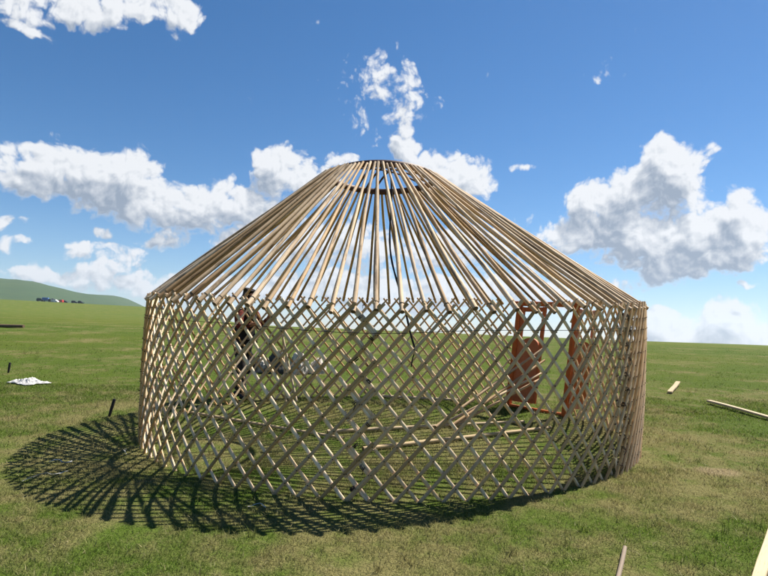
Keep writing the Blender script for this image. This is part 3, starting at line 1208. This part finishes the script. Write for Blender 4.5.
def make_world():
    nt = W.node_tree
    nt.nodes.clear()
    t = NT(nt)
    out = t.new('ShaderNodeOutputWorld')
    bg = t.new('ShaderNodeBackground')
    bg.inputs[1].default_value = SKY_STRENGTH
    sky = t.new('ShaderNodeTexSky', sky_type='NISHITA')
    sky.sun_disc = False
    sky.sun_elevation = math.asin(SUN.z)
    sky.sun_rotation = math.atan2(SUN.x, SUN.y)
    sky.altitude = 1500
    sky.air_density, sky.dust_density, sky.ozone_density = 1.0, .35, 2.0
    d = t.new('ShaderNodeTexCoord').outputs['Generated']
    sep = t.new('ShaderNodeSeparateXYZ')
    t.l.new(d, sep.inputs[0])
    az = t.math('MULTIPLY', t.math('ARCTAN2', sep.outputs[0], sep.outputs[1]), 57.29578)
    el = t.math('MULTIPLY', t.math('ARCSINE', sep.outputs[2]), 57.29578)
    comb = t.new('ShaderNodeCombineXYZ')
    t.l.new(az, comb.inputs[0])
    t.l.new(el, comb.inputs[1])
    P = comb.outputs[0]

    def density_group(name, fine):
        g = bpy.data.node_groups.new(name, 'ShaderNodeTree')
        g.interface.new_socket('P', in_out='INPUT', socket_type='NodeSocketVector')
        g.interface.new_socket('D', in_out='OUTPUT', socket_type='NodeSocketFloat')
        q = NT(g)
        gi, go = q.new('NodeGroupInput'), q.new('NodeGroupOutput')
        p0 = gi.outputs[0]
        warp = q.new('ShaderNodeTexNoise', noise_dimensions='2D')
        q.put(warp.inputs['Vector'], p0)
        warp.inputs['Scale'].default_value = .22
        warp.inputs['Detail'].default_value = 3
        p = q.vec('ADD', p0, q.vec('SCALE', q.vec('SUBTRACT', warp.outputs['Color'], (.5, .5, .5)), 3.6))
        p = q.vec('MULTIPLY', p, (1, 1, 0))
        acc = None
        for a, e, ra, re, w, o in CLOUDS:
            v = q.vec('MULTIPLY', q.vec('SUBTRACT', p, (a, e, 0)), (1 / ra, 1 / re, 0))
            b = q.math('MULTIPLY_ADD', q.vec('DOT_PRODUCT', v, v), -w, w + o)
            acc = b if acc is None else q.math('SMOOTH_MAX', acc, b, .25)
        acc = q.math('MAXIMUM', acc, -1.2)
        n1 = q.noise(p0, .34, 6 if fine else 2, .52, .25, '2D')
        dd = q.math('ADD', acc, q.math('MULTIPLY', q.math('SUBTRACT', n1, .47), 2.4))
        if fine:        # cauliflower billows
            vo = q.new('ShaderNodeTexVoronoi', feature='SMOOTH_F1', voronoi_dimensions='2D')
            q.put(vo.inputs['Vector'], q.vec('ADD', p0, q.vec('SCALE', warp.outputs['Color'], 2.4)))
            vo.inputs['Scale'].default_value = .85
            vo.inputs['Detail'].default_value = 2.2
            vo.inputs['Roughness'].default_value = .48
            vo.inputs['Lacunarity'].default_value = 2.3
            vo.inputs['Smoothness'].default_value = .25
            dd = q.math('ADD', dd, q.math('MULTIPLY', q.math('SUBTRACT', .62, vo.outputs['Distance']), .85))
        q.l.new(dd, go.inputs[0])
        return g

    fine_g, mass_g = density_group('cloud_density', True), density_group('cloud_mass', False)

    def dens(g, shift):
        nd = t.new('ShaderNodeGroup')
        nd.node_tree = g
        t.put(nd.inputs[0], t.vec('ADD', P, shift) if shift else P)
        return nd.outputs[0]

    d0 = dens(fine_g, None)
    d1 = dens(fine_g, (.22, .42, 0))
    m2 = dens(mass_g, (.9, 2.3, 0))
    alpha = t.math('MULTIPLY', t.remap(d0, -.42, .42, 0, 1, True), t.remap(el, .5, 7, .85, 1, True))
    # sunlit tops and billow rims bright, undersides below a thick mass grey-blue
    occ = t.remap(m2, -.25, 1.35, 0, 1, True)
    relief = t.math('SUBTRACT', d0, d1)
    lit = t.math('ADD', t.math('SUBTRACT', .97, t.math('MULTIPLY', occ, .85)), t.math('MULTIPLY', relief, .50), clamp=True)
    thin = t.remap(d0, -.2, .45, .5, 0, True)
    lit = t.math('MAXIMUM', lit, thin)
    k = 1 / SKY_STRENGTH / 2 ** EXPOSURE
    ccol = t.mix(lit, (.32 * k, .39 * k, .49 * k), (.90 * k, .92 * k, .95 * k))
    hs = t.new('ShaderNodeHueSaturation')
    hs.inputs['Saturation'].default_value = 1.3
    hs.inputs['Value'].default_value = .93
    t.l.new(sky.outputs[0], hs.inputs['Color'])
    # pale air low over the horizon
    low = t.math('MULTIPLY', t.remap(el, -1, 12, 1, 0, True), .32)
    base = t.mix(low, hs.outputs[0], (.28 * k, .48 * k, .80 * k))
    fin = t.mix(t.math('MULTIPLY', alpha, .97), base, ccol)
    t.l.new(base, bg.inputs[0])
    bgc = t.new('ShaderNodeBackground')
    bgc.inputs[1].default_value = SKY_STRENGTH
    t.l.new(fin, bgc.inputs[0])
    # the cumulus field stands in the quarter of the sky before the yurt; elsewhere the sky is clear
    inside = t.math('MULTIPLY', t.math('LESS_THAN', t.math('ABSOLUTE', az), 56), t.math('LESS_THAN', el, 36))
    inside = t.math('MULTIPLY', inside, t.math('GREATER_THAN', el, -4))
    ms = t.new('ShaderNodeMixShader')
    t.l.new(inside, ms.inputs[0])
    t.l.new(bg.outputs[0], ms.inputs[1])
    t.l.new(bgc.outputs[0], ms.inputs[2])
    t.l.new(ms.outputs[0], out.inputs[0])


make_world()

# ------------------------------------------------------------------ camera
cd = bpy.data.cameras.new('camera')
cd.sensor_width = 36
cd.lens = 36 * 577 / 768
cd.clip_start = .05
cd.clip_end = 20000
cam = bpy.data.objects.new('camera', cd)
COL.objects.link(cam)
cam.location = (0, 0, 1.652)
fw = Vector((0, math.cos(CAM_PITCH), math.sin(CAM_PITCH)))
rt = Vector((1, 0, 0))
up = rt.cross(fw)
r2 = rt * math.cos(CAM_ROLL) + up * math.sin(CAM_ROLL)
u2 = up * math.cos(CAM_ROLL) - rt * math.sin(CAM_ROLL)
cam.matrix_world = Matrix(((r2.x, u2.x, -fw.x, 0), (r2.y, u2.y, -fw.y, 0), (r2.z, u2.z, -fw.z, 1.652), (0, 0, 0, 1)))
SC.camera = cam

SC.view_settings.view_transform = 'Standard'
SC.view_settings.look = 'None'
SC.view_settings.gamma = 1
SC.view_settings.exposure = EXPOSURE
SC.view_settings.use_curve_mapping = False
SC.cycles.max_bounces = 6
SC.cycles.use_denoising = True
